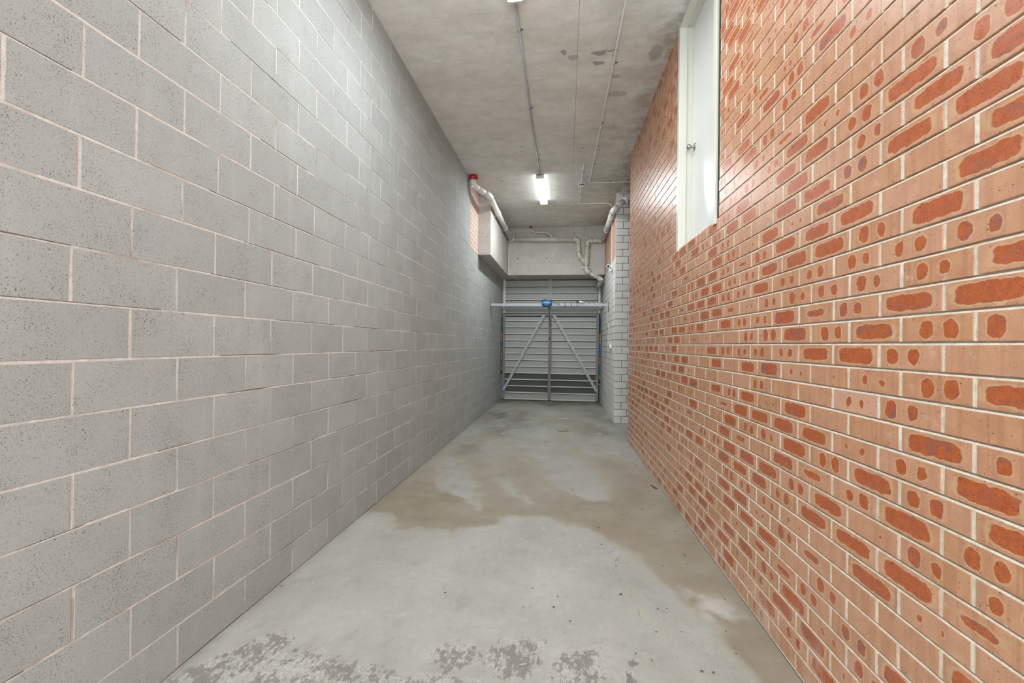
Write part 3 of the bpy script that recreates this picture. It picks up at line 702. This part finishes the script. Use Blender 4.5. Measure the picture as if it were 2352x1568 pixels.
spring(-1.684, [(1.78, 1.54, O_), (1.54, 1.43, B_), (1.43, 1.41, K_), (1.41, 1.335, O_), (1.335, 1.26, B_), (1.26, 1.2, O_), (1.2, 1.14, B_), (1.14, 1.08, O_), (1.08, 1.01, B_), (1.01, .96, O_), (.96, .91, B_), (.91, .79, O_)], 'coil spring striped orange and blue beside the block wall at the garage door')
spring(.868, [(1.78, 1.51, O_), (1.51, 1.16, B_), (1.16, .98, O_), (.98, .72, B_), (.72, .60, O_)], 'coil spring striped orange and blue beside the pale block wall at the garage door')

# opener on its cross tube
tube = thing('cross_tube', 'square galvanised steel tube spanning between the walls before the garage door', 'tube')
MB().box((XL + .012, 9.37, 2.338), (XP - .012, 9.43, 2.396), .004).build('tube', M_GALV, tube)
for x in (XL + .0015, XP - .0135): MB().box((x, 9.34, 2.22), (x + .012, 9.46, 2.43), .002).build('end_plate', M_GALVD, tube)
rebase(tube, (XL + .012, 9.4, 2.338))
op = thing('garage_door_opener', 'blue garage door opener motor mounted on the galvanised cross tube', 'opener')
def slab(zs, mat, name):      # rounded bowl-like housing, stacked sections
    mb = MB(); rings = []
    for (z_, hx, hy) in zs:
        rings.append([mb.bm.verts.new((-.428 + hx * math.copysign(abs(math.cos(a)) ** .45, math.cos(a)), 9.288 + hy * math.copysign(abs(math.sin(a)) ** .45, math.sin(a)), z_)) for a in (2 * math.pi * k / 28 for k in range(28))])
    for A_, B2 in zip(rings[:-1], rings[1:]):
        for k in range(28): mb.bm.faces.new((A_[k], A_[(k + 1) % 28], B2[(k + 1) % 28], B2[k])).smooth = True
    mb.bm.faces.new(rings[0]); mb.bm.faces.new(rings[-1]); return mb.build(name, mat, op)
slab([(2.452, .100, .06), (2.450, .112, .072), (2.438, .116, .075), (2.426, .115, .075)], M_NAVY, 'lid')
slab([(2.426, .113, .074), (2.38, .112, .074), (2.355, .106, .07)], M_BLUE, 'cover')
slab([(2.355, .104, .069), (2.325, .085, .058), (2.312, .05, .035), (2.310, .02, .015)], M_DBLUE, 'base_cover')
MB().box((-.51, 9.27, 2.452), (-.43, 9.34, 2.482), .004).build('control_box', M_GREYPL, op)
MB().box((-.485, 9.266, 2.458), (-.455, 9.27, 2.476)).build('socket', M_BLACK, op)
MB().box((-.40, 9.30, 2.275), (-.345, 9.36, 2.312), .006).build('arm_joint', M_BLACK, op)
MB().tube(fillet([(-.372, 9.33, 2.29), (-.39, 9.6, 2.27), (-.415, 11.02, 2.02), (-.417, 11.05, 1.98)], .05), .011, 8).build('drive_arm', M_RUST, op)
rebase(op, (-.428, 9.30, 2.31))
rk = MB().box((-.446, YG - .085, 1.60), (-.410, YG - .058, 1.655), .006).lathe((-.428, YG - .07, 1.655), (0, 0, 1), [(0, .018), (.012, .012), (.016, .002)], 12).build('release_handle', M_REDD)
tag(rk, 'small red release handle on the centre post of the garage door', 'handle')
def helix(x0, x1, turns, r=.046):
    n = int(turns * 16); return [Vector((x0 + (x1 - x0) * k / n + .03 * math.sin(2 * math.pi * turns * k / n + 2.2), 9.4 - r * 1.02 * math.cos(2 * math.pi * turns * k / n), 2.367 + r * math.sin(2 * math.pi * turns * k / n))) for k in range(n + 1)]
cb = thing('motor_lead', 'dark power lead coiled round the cross tube right of the blue motor', 'cable')
MB().tube([(-.308, 9.345, 2.44), (-.29, 9.345, 2.435), (-.25, 9.345, 2.395), (-.20, 9.345, 2.40), (-.19, 9.345, 2.37)] + helix(-.18, .22, 3), .005, 6).build('lead', M_BLACK, cb)
MB().lathe((.215, 9.35, 2.425), (1, 0, .15), [(0, .008), (.01, .016), (.05, .018), (.06, .010)], 10).build('plug', M_BLACK, cb)
rebase(cb, (-.33, 9.35, 2.4))
cb = thing('extension_lead', 'white extension lead coiled on the cross tube and hanging to the wall outlet', 'cable')
MB().lathe((.275, 9.35, 2.434), (1, 0, -.1), [(0, .012), (.01, .020), (.06, .020), (.09, .008)], 10).build('socket_end', M_WHITE, cb)
MB().tube([(.36, 9.345, 2.43), (.40, 9.345, 2.40), (.42, 9.35, 2.35)] + helix(.43, .86, 4) + [(.885, 9.36, 2.30), (.905, 9.38, 2.12), (.902, 9.44, 2.0), (.910, 9.25, 1.90), (.906, 9.1, 1.76), (.905, 9.12, 1.62), (.895, 9.15, 1.52), (.885, 9.10, 1.45), (.885, 8.98, 1.44), (.89, 8.88, 1.46)], .005, 6).build('lead', M_WHITE, cb)
MB().lathe((.872, 8.86, 1.465), (1, -.2, 0), [(0, .010), (.008, .018), (.03, .018)], 10).build('plug', M_BLACK, cb)
rebase(cb, (.6, 9.4, 2.4))
ou = thing('power_outlet', 'white power outlet box on the pale block wall below the grey conduit', 'power outlet')
MB().box((.880, 8.70, 1.425), (XP - .001, 8.86, 1.52), .006).build('box', M_WHITE, ou)
MB().box((.876, 8.72, 1.44), (.881, 8.84, 1.505), .002).build('face_plate', M_CREAM, ou); rebase(ou, (XP, 8.78, 1.425))

# ------------------------------------------------------------------ ceiling lights
def batten(name_label, x0, x1, y0, y1):
    L_ = thing('batten_light', name_label, 'ceiling light')
    MB().box((x0 + .015, y0, ZC - .030), (x1 - .015, y1, ZC - .001), .003).build('base', M_WHITE, L_)
    MB().box((x0 + .008, y0 + .030, 4.3215), (x1 - .008, y1 - .030, 4.3245)).build('diffuser', M_LIT, L_)
    MB().box((x0 + .003, y0 + .028, 4.324), (x1 - .003, y1 - .028, ZC - .029), .003).build('diffuser_side', M_GLOW, L_)
    for (a, b) in ((y0, y0 + .03), (y1 - .03, y1)): MB().box((x0, a, 4.318), (x1, b, ZC - .006), .006).build('end_cap', M_CREAM, L_)
    rebase(L_, ((x0 + x1) / 2, (y0 + y1) / 2, ZC))
batten('lit fluorescent batten on the ceiling nearer the garage door', -.545, -.405, 7.17, 8.53)
batten('unseen lit fluorescent batten on the ceiling behind the photographer', -.50, -.37, -2.9, -1.55)  # out of view: added for evener light, at the other battens' spacing
batten('lit fluorescent batten cut off by the top edge of the photograph', -.517, -.390, 2.10, 3.47)

# ------------------------------------------------------------------ conduits
def conduit(label, pts, r, mat, clips, roll=.04):
    c = thing('conduit', label, 'conduit')
    MB().tube(fillet(pts, roll), r, 10).build('conduit_run', mat, c)
    for (p, ax) in clips:
        p = Vector(p); mb = MB()
        ax = Vector(ax); ring = [p + ax.cross(Vector((0, 0, 1))).normalized() * math.cos(a) * (r + .003) + (Vector((0, 0, 1)) if abs(ax.z) < .5 else Vector((0, 1, 0))) * math.sin(a) * (r + .003) for a in (2 * math.pi * k / 12 for k in range(12))]
        mb.tube(ring, .003, 6, closed=True)
        s_ = ax.cross(Vector((0, 0, 1))).normalized() if abs(ax.z) < .5 else Vector((0, 1, 0))
        if abs(ax.z) < .5: q = p + s_ * (r + .014); mb.box((q.x - .012, q.y - .009, ZC - .006), (q.x + .012, q.y + .009, ZC - .001))
        else: mb.box((XP - .006, p.y + r, p.z - .008), (XP - .001, p.y + r + .03, p.z + .008))
        mb.build('saddle', M_GALVD, c)
    rebase(c, pts[0])
zc_ = ZC - .013
conduit('grey conduit joining the two batten lights along the ceiling', [(-.462, 3.465, zc_), (-.482, 7.175, zc_)], .010, M_GALV, [((-.464, 3.86, zc_), (0, 1, 0)), ((-.472, 5.15, zc_), (0, 1, 0)), ((-.479, 6.6, zc_), (0, 1, 0))])
conduit('long white conduit on the ceiling turning right into the brick wall', [(.50, YBACK, zc_), (.466, 3.63, zc_), (.384, 7.62, zc_), (1.6, 7.66, zc_)], .0095, M_WHITE, [((.458, 4.42, zc_), (0, 1, 0)), ((.43, 5.6, zc_), (0, 1, 0)), ((.405, 6.85, zc_), (0, 1, 0)), ((.75, 7.632, zc_), (1, 0, 0))])
conduit('white conduit from the ceiling sensor down the pale block wall to the outlet', [(.252, 6.86, ZC + .01), (.252, 6.90, zc_), (.24, 8.72, zc_), (.86, 8.76, zc_), (XP - .016, 8.76, 4.30), (XP - .014, 8.76, 1.52)], .009, M_WHITE, [((.25, 7.15, zc_), (0, 1, 0)), ((.244, 8.2, zc_), (0, 1, 0)), ((.42, 8.73, zc_), (1, 0, 0)), ((XP - .014, 8.76, 3.35), (0, 0, 1)), ((XP - .014, 8.76, 2.1), (0, 0, 1))], .06)
jb = thing('motion_sensor', 'small white sensor box on the ceiling conduit right of the lit batten', 'sensor')
MB().box((.190, 7.62, 4.335), (.305, 7.70, ZC - .002), .008).build('housing', M_WHITE, jb); MB().box((.20, 7.612, 4.345), (.295, 7.621, 4.372), .002).build('window', M_GREYPL, jb)
rebase(jb, (.25, 7.66, ZC))
wc = thing('wall_camera', 'white bullet security camera with grey lens on the right side wall', 'camera')
MB().lathe((XP - .001, 8.74, 3.075), (-1, 0, 0), [(0, .045), (.02, .045), (.026, .03)], 20).build('mount', M_WHITE, wc)
d = Vector((-.42, -1, 0)).normalized()
MB().tube([(.90, 8.74, 3.075), (.868, 8.73, 3.08)], .012, 8).build('bracket_arm', M_WHITE, wc)
MB().lathe(Vector((.878, 8.80, 3.085)), d, [(0, .02), (.006, .036), (.10, .038), (.112, .038), (.113, .032)], 22).build('housing', M_WHITE, wc)
MB().lathe(Vector((.878, 8.80, 3.085)) + d * .1095, d, [(0, .028), (.005, .028), (.006, .02)], 18).build('lens', M_GLASS, wc)
rebase(wc, (XP, 8.74, 3.075))
ws = MB().lathe((.878, 8.70, 3.035), (0, 0, -1), [(0, .022), (.004, .032), (.028, .033), (.031, .027), (.036, .027), (.052, .024), (.06, .012)], 18).box((.885, 8.69, 3.005), (XP - .001, 8.71, 3.03)).build('alarm_sounder', M_WHITE)
tag(ws, 'small white round sensor fixed just below the wall camera', 'sensor')

# ------------------------------------------------------------------ drainage pipework
pipe = thing('drain_pipe', 'grey-white plastic drain pipes running along the beams to the right corner', 'pipe')
PR = .054
def ring_(p, d, r, th=.004, mat=M_SEAL, name='joint_line', w_=.006):
    p = Vector(p); d = Vector(d).normalized(); return MB().lathe(p - d * w_ / 2, d, [(0, r), (0, r + .0008), (w_, r + .0008), (w_, r)], 22).build(name, mat, pipe)
def run(a, b, mat=M_PVC, r=PR): return MB().tube([a, b], r, 22).build('pipe_run', mat, pipe)
def elbow(a, c, b, rad=.09, mat=M_PVC, r=PR + .005):
    a, c, b = Vector(a), Vector(c), Vector(b); d1 = (a - c).normalized(); d2 = (b - c).normalized(); k = rad
    pts = fillet([c + d1 * (k + .045), c, c + d2 * (k + .045)], k, 10)
    o = MB().tube(pts, r, 22).build('elbow', mat, pipe)
    ring_(c + d1 * (k + .045), d1, r - .002); ring_(c + d2 * (k + .045), d2, r - .002); return o
A0 = (-1.632, 7.13, ZC); A1 = (-1.632, 7.14, 4.225); A2 = (-1.39, 7.42, 4.135); A3 = (-1.39, 10.345, 4.082); A4 = (.262, 10.345, 4.045); A5 = (.290, 10.345, 3.655); A6 = (.465, 10.345, 3.43)
run(A0, A1); elbow(A0, A1, A2, .07); run(A1, A2); elbow(A1, A2, A3, .06); run(A2, A3, M_PVC); elbow(A2, A3, A4, .05, M_PVCB); run(A3, A4, M_PVCB)
elbow(A3, A4, A5, .07, M_PVCB); run(A4, A5, M_PVCB); elbow(A4, A5, A6, .05, M_PVCB); run(A5, A6, M_PVCB)
C0 = (1.125, 8.24, 4.235); C1 = (.852, 8.05, 4.005); C2 = (.852, 10.33, 4.015); C3 = (.49, 10.345, 4.012); C4 = (.468, 10.345, 3.285); C5 = (.835, 10.36, 3.075); C6 = (.775, 10.72, 2.93); CM = (1.045, 8.08, 4.185)
run(CM, C1); MB().tube([C0, CM], PR, 22).build('pipe_run', M_PVC, pipe); elbow(CM, C1, C2, .06); run(C1, C2); elbow(C1, C2, C3, .06, M_PVCB); run(C2, C3, M_PVCB); elbow(C2, C3, C4, .09, M_PVCB); run(C3, C4, M_PVCB)
elbow(C3, C4, C5, .07, M_PVCB); run(C4, C5, M_PVCB); elbow(C4, C5, C6, .05, M_PVCB); run(C5, C6, M_PVCB); run((.471, 10.345, 3.72), (.466, 10.345, 3.36), M_PVCB, PR + .005)
ring_((.471, 10.345, 3.72), (0, 0, 1), PR + .003)
MB().lathe(Vector(CM) + Vector((.012, .02, .008)), (1, .55, .3), [(0, .06), (0, .078), (.008, .078), (.012, .066), (.022, .066), (.024, .080), (.032, .080), (.034, .06)], 24).build('pipe_flange', M_WHITE, pipe)
MB().lathe((A0[0], A0[1], ZC - .001), (0, 0, -1), [(0, .066), (.05, .068), (.055, .064), (.085, .064)], 24).build('fire_collar', M_RED, pipe)
MB().box((A0[0] + .05, A0[1] - .03, ZC - .06), (A0[0] + .085, A0[1] + .03, ZC - .02), .004).build('collar_clip', M_RED, pipe)
def cap(p, d, r=.021): return MB().lathe(p, d, [(0, r), (.022, r), (.026, r * .8), (.026, r * .55), (.018, r * .5)], 16).build('inspection_cap', M_WHITE, pipe)
cap((-1.635, 7.09, 4.185), (-.15, -1, -.15), .024); cap((.845, 8.0, 3.985), (-.1, -1, -.1), .024); cap((.838, 10.31, 3.07), (.1, -1, 0), .024)
cap((.305, 10.34, 4.10), (.6, -.3, .6), .014); cap((.455, 10.34, 4.065), (-.5, -.3, .6), .014)
# branch drop from the ceiling
D0 = (-.897, 10.355, ZC); D1 = (-.892, 10.355, 4.262); D2 = (-.47, 10.355, 4.235); D3 = (-.35, 10.345, 4.09)
MB().tube(fillet([D0, D1, D2, D3], .06, 8), .026, 16).build('branch_pipe', M_PVCB, pipe); MB().lathe((D0[0], D0[1], ZC - .001), (0, 0, -1), [(0, .034), (.04, .034)], 16).build('fire_collar', M_RED, pipe)
run((-.47, 10.345, 4.061), (-.22, 10.345, 4.056), M_PVCB, PR + .005)
def hoop(p, d, anchor):
    p = Vector(p); d = Vector(d).normalized(); a = d.cross(Vector((0, 0, 1)) if abs(d.z) < .8 else Vector((0, 1, 0))).normalized(); b = a.cross(d)
    mb = MB().tube([p + (a * math.cos(t_) + b * math.sin(t_)) * (PR + .006) for t_ in (2 * math.pi * k / 24 for k in range(24))], .005, 6, closed=True)
    q = Vector(anchor); mb.tube([p + (q - p).normalized() * (PR + .006), q], .005, 6); mb.build('pipe_clip', M_WHITE, pipe)
hoop((-1.39, 8.35, 4.118), (0, 1, 0), (-1.464, 8.35, 4.03)); hoop((-1.39, 9.35, 4.10), (0, 1, 0), (-1.464, 9.35, 4.01)); hoop((-1.39, 10.28, 4.084), (0, 1, 0), (-1.464, 10.28, 3.99))
hoop((-1.24, 10.345, 4.078), (1, 0, 0), (-1.24, 10.417, 3.99)); hoop((-.26, 10.345, 4.056), (1, 0, 0), (-.26, 10.417, 3.97))
hoop((.852, 8.42, 4.007), (0, 1, 0), (XP, 8.42, 3.94)); hoop((.852, 9.37, 4.01), (0, 1, 0), (XP, 9.37, 3.94)); hoop((.466, 10.345, 3.36), (0, 0, 1), (.56, 10.417, 3.35))
MB().box((.37, 10.33, 3.352), (.56, 10.36, 3.368), .003).build('saddle_strap', M_WHITE, pipe)
rebase(pipe, (A0[0], A0[1], ZC))
wcb = MB().tube(fillet([(-.66, 10.40, 4.39), (-.80, 10.395, 4.315), (-1.0, 10.40, 4.30), (-1.30, 10.395, 4.325), (-1.40, 10.40, 4.28), (-1.445, 10.40, 4.15), (-1.449, 10.403, 3.35), (-1.43, 10.40, 3.20), (-1.30, 10.6, 3.185), (-1.26, 10.9, 3.17), (-1.24, 11.0, 3.10)], .08), .007, 8).build('loose_cable', M_WHITE)
tag(wcb, 'loose white cable sagging along the end beam and down its left corner', 'cable')

# ------------------------------------------------------------------ litter on the floor
def scrap(name, label, cat, pts, r, mat, flat=.35, group=None):
    mb = MB().tube(pts, r, 6)
    z0 = min(v.co.z for v in mb.bm.verts)
    for v in mb.bm.verts: v.co.z = .0035 + (v.co.z - z0) * flat
    o = mb.build(name, mat); return tag(o, label, cat, group)
scrap('plastic_strip', 'short blue plastic strip lying on the floor before the garage door', 'litter', [(-.115, 7.24, .01), (-.05, 7.235, .01), (.02, 7.27, .01), (.062, 7.30, .01)], .011, M_TWINE)
scrap('plastic_strip', 'white plastic strip on the floor closest to the garage door', 'litter', [(-.155, 8.47, .01), (-.04, 8.455, .01), (.075, 8.45, .01)], .011, M_WHITE)
scrap('plastic_scrap', 'tiny red plastic scrap on the floor beside the brick wall', 'litter', [(.915, 4.60, .01), (.93, 4.55, .01), (.948, 4.50, .01)], .010, M_REDD)
scrap('paper_scrap', 'tiny white scrap on the floor near the left block wall', 'litter', [(-1.02, 6.83, .01), (-.98, 6.84, .01)], .014, M_WHITE)
scrap('paper_scrap', 'tiny white scrap on the floor between blue strip and brick wall end', 'litter', [(.56, 7.13, .01), (.60, 7.12, .01)], .014, M_WHITE)
scrap('leaf', 'tiny lime-green leaf on the pale floor in the right foreground', 'leaf', [(.416, 2.41, .01), (.421, 2.385, .01), (.424, 2.365, .01)], .0035, M_LIME)
def leaf_bit(x, y, s_, r_):
    mb = MB(); n = 7; a0 = r_.uniform(0, 6.28); e = r_.uniform(.25, .6)
    rg = []
    for z_, k_ in ((.0035, 1.), (.0035 + s_ * .22, .8)):
        rg.append([mb.bm.verts.new((x + s_ * k_ * (math.cos(t_) * math.cos(a0) - e * math.sin(t_) * math.sin(a0)) * r0, y + s_ * k_ * (math.cos(t_) * math.sin(a0) + e * math.sin(t_) * math.cos(a0)) * r0, z_)) for t_, r0 in ((2 * math.pi * k / n, 1 + .3 * math.sin(k * 2.4 + a0)) for k in range(n))])
    for k in range(n): mb.bm.faces.new((rg[0][k], rg[0][(k + 1) % n], rg[1][(k + 1) % n], rg[1][k]))
    mb.bm.faces.new(rg[1]); mb.bm.faces.new(rg[0]); return mb
deb = [(.83, 4.04), (.5, 3.76), (.53, 3.44), (.88, 3.49), (.97, 3.51), (.85, 3.1), (.74, 2.95), (.85, 3.12), (.75, 3.21), (.35, 2.88), (.33, 2.84), (.53, 2.45), (.51, 2.41), (.58, 2.46), (.94, 2.6), (1.03, 2.6), (.63, 2.01), (.68, 2.01), (.84, 2.31), (.61, 2.27), (.48, 2.25), (.34, 2.56), (-.03, 2.48), (.02, 2.48), (-.18, 2.54), (-.05, 2.38), (.04, 2.27), (-.22, 2.35), (-.18, 2.36), (-.71, 2.46), (-1.68, 2.34), (-.69, 2.42), (.57, 3.68), (.04, 3.58), (.82, 6.04), (.8, 6.11), (.79, 5.8), (-1.67, 6.08), (-1.57, 5.61), (-1.56, 5.43), (-1.49, 5.37), (-1.5, 6.03), (-.69, 6.41), (-.68, 5.65), (-.26, 4.97), (.09, 4.31), (.28, 3.18), (.28, 3.47), (.83, 4.52), (.87, 4.57), (.7, 3.92), (.95, 3.94), (.98, 3.99), (.97, 3.85), (.95, 4.06), (1.02, 2.79), (.84, 2.99), (.84, 2.7), (.66, 2.93), (.66, 3.43), (.35, 2.08), (.64, 2.19), (.83, 2.15), (.90, 5.2), (.93, 5.6), (.88, 5.35), (.91, 6.3), (.86, 6.45), (.94, 4.9), (.97, 3.3), (1.0, 3.6)]
rd = random.Random(77)
for (x, y) in deb:
    s_ = rd.uniform(.0025, .0065) * (1 + y * .14)
    o = leaf_bit(x, y, s_, rd).build('leaf_fragment', M_DEB); 
    lab = ('tiny dark dry leaf fragment near the base of the brick wall', 'leaf fragments near the brick wall') if x > .72 else (('tiny dark dry leaf fragment toward the grey block wall', 'leaf fragments toward the block wall') if x < -.6 else ('tiny dark dry leaf fragment out on the middle of the floor', 'leaf fragments on the middle of the floor'))
    tag(o, lab[0], 'leaf', lab[1])
nl = scrap('nail', 'bent steel nail in the dark worn patch at bottom centre', 'nail', [(-.195, 1.925, .01), (-.17, 1.935, .01), (-.155, 1.94, .01)], .0022, M_GALV, 1.)
rebase(gate, (-.42, YG, 0)); rebase(door, onR(3.55, DZ0))
